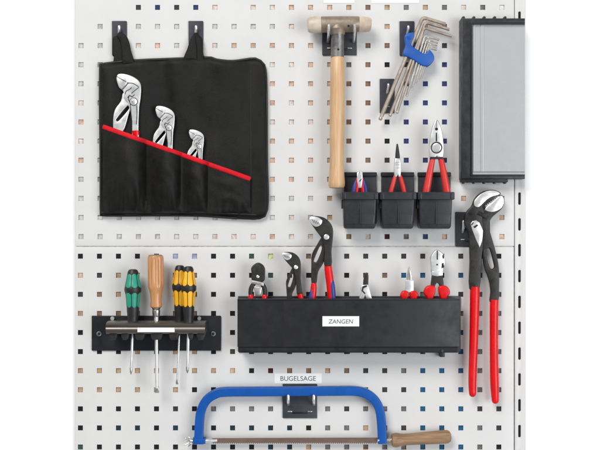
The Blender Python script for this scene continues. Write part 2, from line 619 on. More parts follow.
for j in range(NV):
    for i in range(NU):
        bm.faces.new((g[j][i], g[j][i + 1], g[j + 1][i + 1], g[j + 1][i]))
rim = [g[0][i] for i in range(NU + 1)] + [g[j][NU] for j in range(1, NV + 1)] + [g[NV][i] for i in range(NU - 1, -1, -1)] + [g[j][0] for j in range(NV - 1, 0, -1)]
back = [bm.verts.new((v.co.x, -0.002, v.co.z)) for v in rim]
for k in range(len(rim)):
    bm.faces.new((rim[k], rim[(k + 1) % len(rim)], back[(k + 1) % len(rim)], back[k]))
part('cloth_body', bm, M['fabric'], roll, ang=70)
bm = BM()
path = [(225 - 0, 0)]
pp = [coons(i, 0) for i in range(0, NU + 1, 3)] + [coons(NU, j) for j in range(3, NV + 1, 4)] + [coons(i, NV) for i in range(NU - 3, -1, -3)] + [coons(0, j) for j in range(NV - 4, -1, -4)]
tube(bm, [(p.x, p.y, 0.0075) for p in pp], [1.3] * len(pp), 10, sm=0)
part('edge_binding', bm, M['piping'], roll, ang=70)
# pockets
SE = [103.2, 146, 181, 208, 251]
def trim_y(x): return 126.6 + (x - 103.2) * (52.6 / 147.8)
def pocket_depth(x, v):
    for k in range(4):
        if x <= SE[k + 1] + 1e-6:
            t = (x - SE[k]) / (SE[k + 1] - SE[k]); break
    t = max(0, min(1, t))
    amp = (0.026, 0.023, 0.019, 0.008)[k]
    b = math.sin(math.pi * t ** 1.7) ** 0.75 if 0 < t < 1 else 0
    pv = 1.0 if v < 0.55 else math.cos((v - 0.55) / 0.45 * math.pi / 2) ** 0.6 if v < 1 else 0
    top_open = 0.72 + 0.28 * min(1, v * 3)
    wr = 0.0016 * noise.noise(Vector((x * 0.10, v * 5, 2.0))) + 0.0022 * noise.noise(Vector((x * 0.3, v * 2.0, 5.0))) * max(0, v - 0.55) * 5
    return 0.0205 + amp * b * pv * top_open + wr * (0.3 + b)
bm = BM()
NX, NY = 120, 40
g = []
for j in range(NY + 1):
    v = j / NY
    row = []
    for i in range(NX + 1):
        x = SE[0] + (SE[-1] - SE[0]) * i / NX
        y = trim_y(x) * (1 - v) + 212.6 * v
        d = pocket_depth(x, v)
        e = min(i / NX, 1 - i / NX, 1 - v)
        row.append(bm.verts.new(W(x, y, d)))
    g.append(row)
for j in range(NY):
    for i in range(NX):
        bm.faces.new((g[j][i], g[j][i + 1], g[j + 1][i + 1], g[j + 1][i]))
rim = [g[0][i] for i in range(NX + 1)] + [g[j][NX] for j in range(1, NY + 1)] + [g[NY][i] for i in range(NX - 1, -1, -1)] + [g[j][0] for j in range(NY - 1, 0, -1)]
back = [bm.verts.new((v.co.x, -0.011, v.co.z)) for v in rim]
for k in range(NX, len(rim)):
    bm.faces.new((rim[k], rim[(k + 1) % len(rim)], back[(k + 1) % len(rim)], back[k]))
part('pocket_strip', bm, M['fabric'], roll, ang=70)
bm = BM()
xs = [SE[0] + (SE[-1] - 1 - SE[0]) * k / 60 for k in range(61)]
tube(bm, [(x, trim_y(x), pocket_depth(x, 0) + 0.0004) for x in xs], [2.2] * 61, 12, asp=0.3, sm=0)
part('red_trim', bm, M['redtape'], roll, ang=60)
for xx in (250.8,):
    bm = BM()
    tube(bm, [(xx, 70 + 12 * k, flap_depth(xx, 70 + 12 * k) + 0.0003) for k in range(10)], [0.45] * 10, 8, sm=2)
    part('seam', bm, M['piping'], roll)
bm = BM()
tube(bm, [(102 + 11 * k, 212.4 + (0 if k < 9 else (k - 9) * 0.45), 0.0175) for k in range(15)], [0.6] * 15, 8, asp=0.7, sm=2)
part('seam', bm, M['piping'], roll)
def strap(outline, d):
    bm = BM()
    slab(bm, outline, 0.0052, d, 0.0022, 3, sm=3)
    return bm
st = part('strap', strap([(112.4, 39), (116, 35.5), (121, 36), (124, 44), (126, 64), (114, 64.5), (113.6, 56), (112.4, 55)], 0.0095), M['fabric'], roll)
b = BM(); slab(b, [(116.4, 36), (119.0, 31.8), (122.2, 32.6), (126.6, 36.4), (129.2, 43), (130.6, 50), (133.8, 62.4), (127, 63.4), (122.4, 63.6), (121.6, 50), (119.4, 40)], 0.009, 0.0142, 0.0022, 3, sm=3)
part('strap_fold', b, M['fabric'], st)
st = part('strap', strap([(190, 40), (192.5, 35.4), (195.6, 31.8), (199.4, 35.2), (202.6, 40), (203.6, 55.6), (209.6, 57.2), (211.4, 60.6), (184.4, 61.5), (187, 49)], 0.0105), M['fabric'], roll)
b = BM(); slab(b, [(194.8, 36), (196.4, 33.6), (199, 36.6), (202, 41), (202.8, 50), (203, 62), (197, 62), (196.6, 48)], 0.0100, 0.0142, 0.0020, 3, sm=3)
part('strap_fold', b, M['fabric'], st)

# chrome plier wrenches in the roll
def wrench():
    t = thing('plier_wrench', 'largest chrome plier wrench in the left pocket of the black tool roll', 'pliers', (133.7, 101.3, 0.019), 'chrome plier wrenches in the tool roll')
    bm = BM()
    slab(bm, [(123, 93), (128, 96), (129.6, 103.5), (129.9, 109), (128, 116), (124.5, 128), (120.8, 135), (119.5, 150), (111.5, 150), (113, 136), (113, 119.3), (115, 109.3), (120.8, 101)],
         0.0185, 0.0232, 0.0012, 3, holes=[[(116.4, 118.6), (126.6, 106.2), (128.6, 106.6), (128.3, 109.6), (118.6, 120.8), (116.7, 120.7)]], sm=3)
    part('slotted_handle', bm, M['chrome'], t)
    bm = BM()
    slab(bm, [(116.3, 77.4), (118.8, 73.8), (126.7, 74.3), (135, 77.7), (140, 82.7), (141, 89.3), (140.3, 99.3), (139, 107.7), (138.3, 129.3), (139, 150), (132.4, 150), (132, 121), (130.4, 112), (128.6, 104), (124.2, 99), (123, 91), (119.2, 87.7), (117, 82)],
         0.0195, 0.0250, 0.0014, 3, sm=3)
    part('head', bm, M['chrome'], t)
    bm = BM()
    slab(bm, [(116.6, 77.6), (119.4, 75), (124.4, 76.4), (127.6, 82), (122, 88.6), (119.4, 87), (117.4, 82)], 0.0245, 0.0266, 0.0009, 3)
    part('jaw_face', bm, M['polished'], t)
    bm = BM()
    slab(bm, [(127.2, 97.2), (129.4, 94.8), (132.0, 96.2), (134.6, 94.2), (134.6, 95.2), (132.0, 97.2), (129.4, 96.0), (127.8, 98.2)], 0.0246, 0.0255, 0.0003, 2)
    part('teeth', bm, M['oxide'], t)
    for ln in ([(117.2, 76.6), (120.4, 78.6), (124, 80.6), (128.2, 83.0)], [(128.4, 82.8), (125.6, 86), (122.4, 89.4)], [(125.2, 94.0), (126.2, 91.0), (129.4, 89.4), (131.4, 87.6)], [(131.6, 93.2), (134.4, 90.8), (138.6, 87.4)], [(128.4, 83), (133, 83.4), (138.4, 86.6)],
               [(129.0, 96.2), (128.6, 99.4), (130.2, 104), (130.8, 110), (131.2, 118)], [(136.6, 105.4), (137, 114), (136.4, 124)]):
        bm = BM()
        tube(bm, [(x, y, (0.0267 if x < 127 and y < 86 else 0.0253)) for x, y in ln], [0.36] * len(ln), 8, sm=4)
        part('groove', bm, M['oxide'], t)
    bm = BM()
    slab(bm, circ(133.6, 101.6, 4.2, 26), 0.0245, 0.0254, 0.0002, 1)
    part('bolt_ring', bm, M['oxide'], t)
    bm = BM()
    disc(bm, 133.6, 101.6, 3.5, 0.0242, 0.0275)
    b = part('bolt', bm, M['polished'], t)
    bm = BM()
    disc(bm, 133.6, 101.6, 1.9, 0.0272, 0.0282)
    part('bolt_recess', bm, M['steel'], b)
    bm = BM()
    tube(bm, [(135.6, 130.5, 0.0225), (135.7, 136, 0.0215), (135.9, 141, 0.018)], [3.7, 3.7, 3.2], 14, asp=0.62, flat_start=True)
    part('red_grip', bm, M['red'], t)
    return t
w1 = wrench()
for lab, px, py, s in (('medium chrome plier wrench in the second pocket of the black tool roll', 168.8, 127.3, 0.78),
                       ('smallest chrome plier wrench in the third pocket of the black tool roll', 199.3, 146.2, 0.61)):
    c = copy_tree(w1)
    c['label'] = lab
    c.location = W(px, py, 0.0195)
    c.scale = (s, s * 0.85, s)

# ------------------------------------------------------------------ hammer
HD = 0.030
h = thing('hammer', 'soft-faced hammer with ivory faces and pale wooden handle', 'hammer', (337, 188, HD))
bm = BM()
lathe(bm, (320.5, 24.6, HD), (359.5, 24.2, HD), [(0, 7.2), (0.03, 7.9), (0.2, 7.9), (0.5, 8.0), (0.8, 7.8), (0.97, 7.7), (1, 7.1)], 36)
lathe(bm, (337.4, 24, HD), (337.6, 35, HD), [(0, 7.5), (0.5, 8.8), (0.75, 7.6), (1, 6.9)], 28)
part('head', bm, M['headsteel'], h)
bm = BM()
lathe(bm, (307.6, 25, HD), (321.4, 24.6, HD), [(0, 5.6), (0.05, 6.9), (0.16, 7.7), (0.55, 8.1), (0.95, 7.9), (1, 7.3)], 36)
part('hammer_face', bm, M['nylonface'], h)
bm = BM()
lathe(bm, (371.2, 24.6, HD), (358.8, 24.2, HD), [(0, 5.2), (0.05, 6.4), (0.16, 7.0), (0.55, 7.5), (0.95, 7.5), (1, 7)], 36)
part('hammer_face', bm, M['nylonface'], h)
bm = BM()
lathe(bm, (337.6, 30, HD), (337.4, 58.6, HD), [(0, 6.2), (0.03, 6.9), (0.1, 6.9), (0.16, 6.4), (0.9, 6.5), (1, 6.5), (1, 5)], 32)
b = part('sleeve', bm, M['darksteel'], h)
bm = BM()
disc(bm, 338.4, 49.4, 1.1, HD + 0.0112, HD + 0.0136, 14)
part('sleeve_pin', bm, M['plate_black'], b)
bm = BM()
lathe(bm, (337.6, 57.5, HD), (336.6, 188.3, HD), [(0, 6.2), (0.01, 6.9), (0.15, 7.0), (0.4, 7.3), (0.65, 7.1), (0.8, 6.9), (0.9, 7.6), (0.955, 8.2), (0.98, 8.1), (0.995, 7.2), (1, 5.8)], 36, asp=1.15)
part('handle', bm, M['beech'], h)
bm = BM()
disc(bm, 348.6, 25.8, 1.0, HD + 0.0138, HD + 0.0160, 14)
part('set_screw', bm, M['plate_black'], h)

# ------------------------------------------------------------------ hex keys and blue holder
hold = thing('hex_key_holder', 'blue plastic holder clip gripping the fan of hex keys', 'holder', (418, 66, 0.012))
bm = BM()
slab(bm, [(405, 34.8), (408.3, 33), (414, 32.3), (415.6, 36), (414.2, 41), (419, 44), (424, 49), (429.3, 49.5), (433.5, 54.4), (434, 60), (429.3, 65.4), (423, 65.6), (416, 61.4), (409, 57.2), (402.7, 54.4), (405.5, 44.6), (405, 37.6)],
     0.010, 0.0165, 0.0016, 3, sm=3)
part('holder_body', bm, M['blueclip'], hold)
bm = BM()
slab(bm, [(404.8, 37.8), (405.4, 35), (408.4, 33.2), (413.6, 32.6), (414.2, 36), (411.4, 42.6), (412.6, 46.2), (418.8, 50.2), (425, 53.6), (429.5, 49.9), (433.3, 54.4), (434, 60), (429.3, 65.4), (423, 65.6), (416, 61.4), (409, 57.2), (402.9, 54.2), (405.4, 46)],
     0.016, 0.0285, 0.0022, 3, sm=3)
part('clamp_band', bm, M['blueclip'], hold)
bm = BM()
disc(bm, 409.2, 37.4, 2.4, 0.0280, 0.0296)
part('boss', bm, M['blueclip'], hold)
A0 = Vector((381.5, 116.2)); uu = Vector((.384, -.923)); nn = Vector((.923, .384))
KEYS = [(0, 0, 0, 107, 24, 1.95), (7.6, 6.5, 4.6, 103.5, 25, 1.6), (12.8, 11.5, 5.4, 98, 29, 1.45), (15.6, 28, 9.0, 91, 15, 1.2),
        (17.6, 36, 12.2, 88, 12, 1.05), (19.4, 42, 15, 85.5, 9.5, .9), (20.9, 47, 17.2, 83.5, 8, .8), (22.3, 50, 19.2, 81.5, 6.5, .7)]
KL = ['longest and thickest ball-end hex key in the blue holder', 'second longest hex key, beside the thickest one in the blue holder',
      'third longest hex key with the long low bent arm in the blue holder', 'fourth hex key from the left in the blue holder, mid sized',
      'fifth hex key from the left in the blue holder, rather thin', 'third smallest hex key nested near the right of the blue holder',
      'second smallest hex key nested inside the others in the blue holder', 'smallest hex key at the right end of the blue holder']
for (o0, a, o1, bnd, arm, r), lab in zip(KEYS, KL):
    lo = A0 + uu * a + nn * o0
    hi = A0 + uu * bnd + nn * o1
    ax = (hi - lo).normalized()
    ad = Vector((.958, .287))
    rb = r * 1.7
    kd = 0.0215 + 0.0008 * random.random() + (0.002 if r < 1.5 else 0)
    tipd = kd
    pts = [(*lo, kd), (*(lo + (hi - lo) * 0.5), kd), (*(hi - ax * rb), kd), (*(hi - ax * rb * 0.3 + ad * rb * 0.25), kd), (*(hi + ad * rb), kd), (*(hi + ad * arm), kd)]
    bm = BM()
    hexp = [(math.cos(math.pi / 3 * k + 0.08), math.sin(math.pi / 3 * k + 0.08)) for k in range(6)]
    P = [pts[0], pts[1], pts[2]] + [q for q in smooth([pts[2], pts[3], pts[4]], 4, False)[1:]] + [pts[5]]
    tube(bm, P, [r] * len(P), sm=0, prof=hexp, round_ends=False)
    if r > 1.3:
        lathe(bm, (*(lo - ax * r * 2.2), kd), (*lo, kd), [(0, r * .5), (.12, r * .85), (.35, r * 1.02), (.62, r * .9), (.8, r * .7), (1, r * .75)], 12)
    solo('hex_key', bm, M['nickel'] if r > 1.3 else M['steel'], (lo.x, lo.y, kd), lab, 'hex key', 'hex keys in the blue holder', ang=25)

# ------------------------------------------------------------------ black framed case, upper right
cs = thing('wall_case', 'black framed wall case with pale grey front panel beside the upright', 'case', (492, 182, 0))
F = 0.031
bm = BM()
wf = (D - F) / D
def at_panel(px):            # pixel on the panel plane -> pixel it shows at when brought forward to depth F
    return 300 + (px - 300) / wf
x0, y0, x1, y1 = at_panel(458.9), 18.2, 525.1, 178.8
slab(bm, [(x0, y0), (x1, y0), (x1, 24.3), (472.8, 24.3), (472.8, 174.4), (x1, 174.4), (x1, y1), (x0, y1)], 0.0005, F, 0.0015, 3)
part('frame', bm, M['caseframe'], cs)
bm = BM()
slab(bm, [(470.6, 22.4), (524.9, 22.4), (524.9, 24.0), (472.2, 24.0), (472.2, 174.6), (524.9, 174.6), (524.9, 176.2), (470.6, 176.2)], F - 0.001, F + 0.0022, 0.0008, 2)
part('inner_bezel', bm, M['plate_black'], cs)
bm = BM()
slab(bm, rect(471.8, 23.6, 525.0, 174.9), 0.02, F - 0.004, 0.0003, 1)
fp = part('front_panel', bm, M['casefront'], cs)
for xa, xb in ((473.4, 475.2), (480.6, 484.2)):
    bm = BM()
    slab(bm, rect(xa, 24.6, xb, 171.5), F - 0.0042, F - 0.0028, 0.0005, 2)
    part('rib', bm, M['casefront'], fp)
bm = BM()
slab(bm, rect(473, 171.4, 524.9, 172.2), F - 0.0042, F - 0.0026, 0.0005, 2)
part('rib', bm, M['caseedge'], fp)
for k in range(5):
    for yy, yc in ((16.2, 20), (183.8, 179)):
        bm = BM()
        cxp = 463.6 + 10.4 * k
        slab(bm, rect(cxp - 1.5, min(yy, yc), cxp + 1.5, max(yy, yc), 1.1), 0.012, 0.022, 0.001, 2)
        part('lug', bm, M['caseframe'], cs)
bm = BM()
slab(bm, rect(at_panel(459.2), 177.6, 508, 182.2, 0.5), 0.002, F - 0.003, 0.001, 2)  # black bar standing in for the dark gap under the case
part('bottom_gap_bar', bm, M['plate_black'], cs)
# ------------------------------------------------------------------ three bins
def bin_box(label):
    t = thing('tool_bin', label, 'bin', (360, 229, 0), 'row of three tool bins')
    bm = BM()
    slab(bm, rect(344.2, 173.6, 376.6, 224, 1.2), 0.001, 0.008, 0.0015, 3)
    part('back_plate', bm, M['bin'], t)
    bm = BM()
    slab(bm, rect(343.8, 172.2, 377.0, 176.4, 0.8), 0.001, 0.012, 0.0015, 3)
    part('top_flange', bm, M['plate_black'], t)
    F = 0.062
    bm = BM()    # tapering bucket with real inside
    def rr(x0, x1, da, db, y, r=0.003):
        out = []
        for cx, cd, a0 in ((x1, db, 0), (x0, db, 90), (x0, da, 180), (x1, da, 270)):
            sx = -1 if cx == x1 else 1
            sd = -1 if cd == db else 1
            for k in range(5):
                a = math.radians(a0 + 90 * k / 4)
                p = W(cx, y, F)
                out.append(Vector((p.x + sx * r + r * math.cos(a), -(cd + sd * r + r * math.sin(a)), p.z)))
        return out
    rings = [rr(346.2, 373.8, 0.012, 0.048, 228.9), rr(344.9, 375.1, 0.010, 0.0515, 228.2), rr(344.2, 375.9, 0.0095, 0.053, 226),
             rr(343.6, 376.4, 0.009, 0.058, 205), rr(343.3, 376.8, 0.009, 0.060, 193),
             rr(343.9, 376.2, 0.0105, 0.0585, 193), rr(345, 375, 0.0105, 0.0545, 224)]
    rings_to_mesh(bm, rings)
    part('bucket', bm, M['bin'], t)
    bm = BM()
    rings = [rr(342.4, 377.8, 0.008, 0.0625, 199.6), rr(341.6, 378.6, 0.008, 0.064, 199.0), rr(341.6, 378.6, 0.008, 0.064, 192.6), rr(342.0, 378.2, 0.0085, 0.0632, 192),
             rr(343.9, 376.2, 0.0105, 0.0585, 192.2), rr(343.9, 376.2, 0.0105, 0.0585, 199)]
    rings_to_mesh(bm, rings, cap=False)
    rim = part('rim', bm, M['bin'], t)
    for xx in (343.4, 374.2):
        bm = BM()
        slab(bm, rect(xx, 193.0, xx + 2.4, 199.0, 0.3), 0.0635, 0.0652, 0.0006, 2)
        part('rib', bm, M['bin'], rim)
    bm = BM()
    slab(bm, rect(341.4, 200, 344.0, 208.6, 0.6), 0.03, 0.046, 0.001, 2)
    part('side_tab', bm, M['bin'], t)
    bm = BM()
    slab(bm, rect(359.8, 201, 360.6, 224), 0.050, 0.0592, 0.0005, 2)
    part('mould_line', bm, M['bin'], t)
    return t
b1 = bin_box('left tool bin of three, holding the small pliers with blue and red handles')
for lab, dx in (('middle tool bin of three, holding the black-tipped circlip pliers', 38.0), ('right tool bin of three, holding the combination pliers', 75.6)):
    c = copy_tree(b1)
    c['label'] = lab
    c.location = LOC[b1] + Vector((dx * U * 0.975, 0, 0))

BD = 0.034
t = thing('side_cutter', 'small bright pliers with blue and red handles in the left bin', 'pliers', (359.7, 200, BD))
bm = BM()
slab(bm, [(357.0, 172.4), (359.4, 171.6), (359.9, 176), (360.4, 171.6), (362.6, 172.4), (362.6, 180), (361.5, 188), (358.2, 188), (357.0, 180)], BD - 0.004, BD + 0.004, 0.001, 3)
part('jaws', bm, M['polished'], t)
bm = BM()
slab(bm, [(359.2, 181), (361.2, 178.6), (361.8, 179.4), (359.8, 182)], BD + 0.0036, BD + 0.0048, 0.0003, 2)
part('cutting_edge', bm, M['plate_black'], t)
for sx in (-1, 1):
    bm = BM()
    tube(bm, [(359.8 + sx * 2.9, 179, BD), (359.8 + sx * 2.2, 184, BD), (359.8 + sx * 3.2, 192, BD), (359.8 + sx * 3.6, 204, BD)], [1.1, 2.0, 2.0, 1.9], 12)
    g_ = part('grip', bm, M['red'], t)
    bm = BM()
    tube(bm, [(359.8 + sx * 4.0, 180.6, BD + .001), (359.8 + sx * 4.9, 185, BD + .001), (359.8 + sx * 6.2, 192, BD + .001), (359.8 + sx * 6.6, 204, BD + .001)], [0.8, 1.9, 2.2, 2.2], 12)
    part('grip_inlay', bm, M['blueplastic'], g_)

t = thing('circlip_pliers', 'pointed circlip pliers with black tips and red handles in the middle bin', 'pliers', (398, 200, BD))
bm = BM()
lathe(bm, (397.2, 143.8, BD), (397.6, 158.8, BD), [(0, .5), (.04, .9), (.4, 1.6), (.75, 2.2), (1, 2.4)], 18, asp=.8)
part('tip', bm, M['rubber'], t)
bm = BM()
slab(bm, [(395.0, 158.2), (400.0, 158.2), (401.0, 163), (401.2, 171), (400.6, 177), (398.6, 177), (397.9, 174.5), (397, 177), (394.4, 177), (394, 170), (394.4, 163)], BD - 0.0045, BD + 0.0045, 0.0016, 3)
part('joint', bm, M['chrome'], t)
bm = BM()
for yy in (162, 164.5, 167.5):
    slab(bm, rect(395.6, yy, 399.4, yy + .6), BD + 0.004, BD + 0.0049, 0.0002, 1)
part('engraving', bm, M['steel'], t)
for sx in (-1, 1):
    bm = BM()
    tube(bm, [(397.7 + sx * 2.6, 176.6, BD), (397.7 + sx * 4.1, 182, BD), (397.7 + sx * 6.4, 191, BD), (397.7 + sx * 8.4, 203, BD)], [1.8, 2.2, 2.3, 2.3], 14)
    part('grip', bm, M['redsoft'], t)

t = thing('combination_pliers', 'steel combination pliers with long coral red handles in the right bin', 'pliers', (437, 200, BD))
bm = BM()
slab(bm, [(435.2, 120.4), (436.1, 119.7), (437.6, 119.8), (438.6, 120.6), (441.5, 128), (443, 136), (444, 146), (443.8, 152), (443.2, 158.6), (438.2, 158.6), (436.7, 156), (435.2, 158.6), (429.6, 158.6), (429.4, 152), (429.5, 146), (430.6, 136), (432.4, 127)],
     BD - 0.006, BD + 0.006, 0.002, 3)
jw = part('jaws', bm, M['chrome'], t)
bm = BM()
slab(bm, [(435.9, 132.6), (437.0, 132.6), (437.2, 141.4), (435.7, 141.4)], BD + 0.0055, BD + 0.0064, 0.0003, 1)
slab(bm, circ(436.5, 129, 1.5, 14), BD + 0.0055, BD + 0.0064, 0.0003, 1)
slab(bm, rect(436.3, 120.5, 436.75, 127.4), BD + 0.0055, BD + 0.0063, 0.0001, 1)
part('jaw_gap', bm, M['plate_black'], jw)
bm = BM()
slab(bm, circ(436.6, 147.6, 5.9, 32), BD + 0.0055, BD + 0.0068, 0.0004, 2, holes=[circ(436.6, 147.6, 4.7, 28)])
part('joint_ring', bm, M['oxide'], t)
bm = BM()
disc(bm, 436.6, 147.6, 4.5, BD + 0.0055, BD + 0.0074, 32, 0.4)
part('joint_pin', bm, M['chrome'], t)
bm = BM()
slab(bm, rect(430.0, 156.6, 443.2, 158.9, .4), BD - 0.0055, BD + 0.0062, 0.0008, 2)
part('collar', bm, M['oxide'], t)
for sx in (-1, 1):
    bm = BM()
    tube(bm, [(436.7 + sx * 4.2, 159.4, BD), (436.7 + sx * 6, 168, BD), (436.7 + sx * 8.3, 180, BD), (436.7 + sx * 10.2, 191.4, BD), (436.7 + sx * 11.6, 203, BD)], [2.7, 3.1, 3.4, 3.7, 3.7], 18, asp=.9)
    part('grip', bm, M['redsoft'], t)

# ------------------------------------------------------------------ big water pump pliers
t = thing('water_pump_pliers', 'largest black water pump pliers with long red handles hanging at right', 'pliers', (484, 404, 0.016))
d0 = 0.012
bm = BM()   # slotted arm with lower jaw -> right handle
slab(bm, [(504.2, 198), (504.4, 203.5), (501.8, 208.8), (497.6, 212.6), (492.6, 217), (489.6, 222), (489.2, 228), (491.4, 236), (496, 252), (499, 268), (499.2, 286), (498.2, 302), (490.4, 302), (491, 292), (489.0, 279), (484.4, 266), (482.4, 250), (482, 238), (478, 226), (478.5, 217), (484, 209.6), (488, 205.6), (494, 200.4), (498.4, 196.2), (501.8, 194.8)],
     d0, d0 + 0.010, 0.0018, 3, holes=[[(485.9, 253), (487.6, 248.6), (490.4, 249.4), (494, 262.6), (494.6, 267.4), (492.4, 269), (489.5, 266.5)]], sm=3)
part('slotted_arm', bm, M['oxide'], t)
bm = BM()
slab(bm, [(503.6, 198.4), (503.8, 203.3), (501.2, 208), (496.8, 210.9), (491.6, 212), (485, 210), (487, 206.9), (490.6, 204), (495.2, 200), (498.6, 196.8), (501.6, 195.4)], d0 + 0.0095, d0 + 0.0112, 0.0007, 2, sm=2)
part('jaw_face', bm, M['polished'], t)
bm = BM()
zz = []
for k in range(8):
    f0, f1 = k / 8, (k + .5) / 8
    zz += [(485.6 + 13.2 * f0, 207.0 - 10.4 * f0), (485.0 + 13.2 * f1, 205.4 - 10.4 * f1)]
slab(bm, zz + [(498.8, 196.6), (500.2, 197.6), (492, 204.4), (486.4, 208.6)], d0 + 0.001, d0 + 0.0108, 0.0003, 2)
part('jaw_teeth', bm, M['steel'], t)
bm = BM()   # upper jaw and left handle
slab(bm, [(474.4, 199.5), (479.3, 194), (486, 190.6), (493, 189.8), (498.4, 191.2), (501, 193.6), (498.4, 195.6), (492.4, 197.2), (487, 200.6), (482.6, 205.6), (484.6, 212.4), (482.6, 218.4), (483.6, 228), (483.4, 244), (481.6, 262), (479.6, 289), (470, 289), (470.2, 262), (469.4, 240), (467.8, 230), (465.2, 225), (464.8, 217), (467.6, 210.6), (472, 205.8)],
     d0 + 0.0035, d0 + 0.0145, 0.002, 3, sm=3)
part('jaw_arm', bm, M['oxide'], t)
bm = BM()
slab(bm, [(474.4, 205.6), (474.2, 201.4), (476.8, 197.8), (480.4, 194.6), (486.6, 191.2), (493, 190.5), (497.8, 191.6), (499.8, 193.6), (497.4, 195.2), (492, 196.6), (486.6, 199.8), (481, 205.4), (477.6, 207.2)], d0 + 0.014, d0 + 0.0157, 0.0007, 2, sm=2)
part('jaw_face', bm, M['polished'], t)
bm = BM()
slab(bm, [(470.5, 224), (472.6, 221.2), (476, 220.2), (479.6, 222.6), (483.0, 230.7), (482.2, 240.4), (479.6, 247.4), (476.4, 240.4), (472.6, 230.7)], d0 + 0.014, d0 + 0.0162, 0.0007, 2)
wd = part('polished_wedge', bm, M['polished'], t)
bm = BM()
slab(bm, [(473.2, 226.8), (477, 224.4), (478.4, 225.4), (474.8, 228.2)], d0 + 0.0159, d0 + 0.0169, 0.0003, 1)
slab(bm, [(470.8, 224.8), (473.2, 222), (474, 222.6), (471.8, 225.4)], d0 + 0.0159, d0 + 0.0169, 0.0003, 1)
part('wedge_slot', bm, M['plate_black'], wd)
bm = BM()
slab(bm, [(477, 214.6), (479.4, 211), (487.6, 214.4), (486, 218.4)], d0 + 0.013, d0 + 0.0162, 0.0008, 2)
part('guide', bm, M['plate_black'], t)
bm = BM()
disc(bm, 470.2, 212.8, 1.9, d0 + 0.014, d0 + 0.0156)
part('rivet', bm, M['plate_black'], t)
bm = BM()
tube(bm, [(474.8, 286.6, .0205), (474.7, 300, .0215), (474.3, 320, .0215), (473.6, 345, .0215), (472.9, 365, .0215), (472.4, 382, .0215), (472.6, 393.6, .0215)], [4.9, 4.85, 4.6, 4.35, 4.15, 4.05, 3.6], 20, asp=.95, flat_start=True)
part('grip', bm, M['red'], t)
bm = BM()
tube(bm, [(494.3, 299.6, .0172), (494, 312, .018), (493.9, 340, .018), (494.1, 365, .018), (494.6, 385, .018), (495.3, 400.4, .018)], [4.3, 4.3, 4.15, 4.25, 4.3, 3.6], 20, asp=.95, flat_start=True)
part('grip', bm, M['red'], t)

# ------------------------------------------------------------------ screwdriver rack
r = thing('screwdriver_rack', 'black screwdriver rack with a rounded grey bar and blank label', 'rack', (156, 351, 0))
bm = BM()
slab(bm, rect(91.6, 315.8, 221.0, 350.8, 0.8), 0.0004, 0.004, 0.001, 3)
part('back_plate', bm, M['plate_black'], r)
RD = 0.030
bm = BM()   # rounded bar cross-section swept along x
sec = [(322.2, .004), (321.8, .032), (322.0, .046), (322.8, .0555), (324.2, .058), (325.3, .0575), (325.9, .0558), (326.5, .0575), (328, .0595), (330.4, .060), (332.4, .058), (333.6, .054), (334, .046), (334, .004)]
rings = [[Vector((W(106.6, y, 0.05).x, -dd, W(106.6, y, 0.05).z)) for y, dd in sec], [Vector((W(205.4, y, 0.05).x, -dd, W(205.4, y, 0.05).z)) for y, dd in sec]]
rings_to_mesh(bm, rings)
bar = part('holder_bar', bm, M['bronze'], r, ang=40)
for cx, wd in ((112.8, 9), (124.6, 8), (139.6, 10), (156.4, 12), (173.4, 10), (190.6, 6), (200.6, 9)):
    bm = BM()
    slab(bm, [(cx - wd / 2, 333.4), (cx + wd / 2, 333.4), (cx + wd / 2 - .6, 337), (cx + wd / 2 - 2.2, 340), (cx - wd / 2 + 2.2, 340), (cx - wd / 2 + .6, 337)], 0.006, 0.052, 0.0012, 2)
    part('clip', bm, M['oxide'], bar)
for cx in (99.0, 213.2):
    bm = BM()
    disc(bm, cx, 333.8, 2.6, 0.0035, 0.0062)
    s_ = part('screw', bm, M['darksteel'], r)
    bm = BM(); disc(bm, cx, 333.8, 1.3, 0.006, 0.0066)
    part('screw_socket', bm, M['plate_black'], s_)
for cx in (112.4, 199.2):
    bm = BM()
    disc(bm, cx, 318.6, 2.2, 0.0035, 0.012)
    part('bolt', bm, M['steel'], r)
bm = BM()
slab(bm, rect(137.4, 327.7, 174.6, 332.2), 0.0585, 0.0608, 0.0002, 1)
solo('label_strip', bm, M['paper'], (156, 332, 0.0608), 'small blank white label strip on the bar of the screwdriver rack', 'label')

def driver_handle(cx, y0, y1, prof, body_m, root, fl_prof=None):
    pass

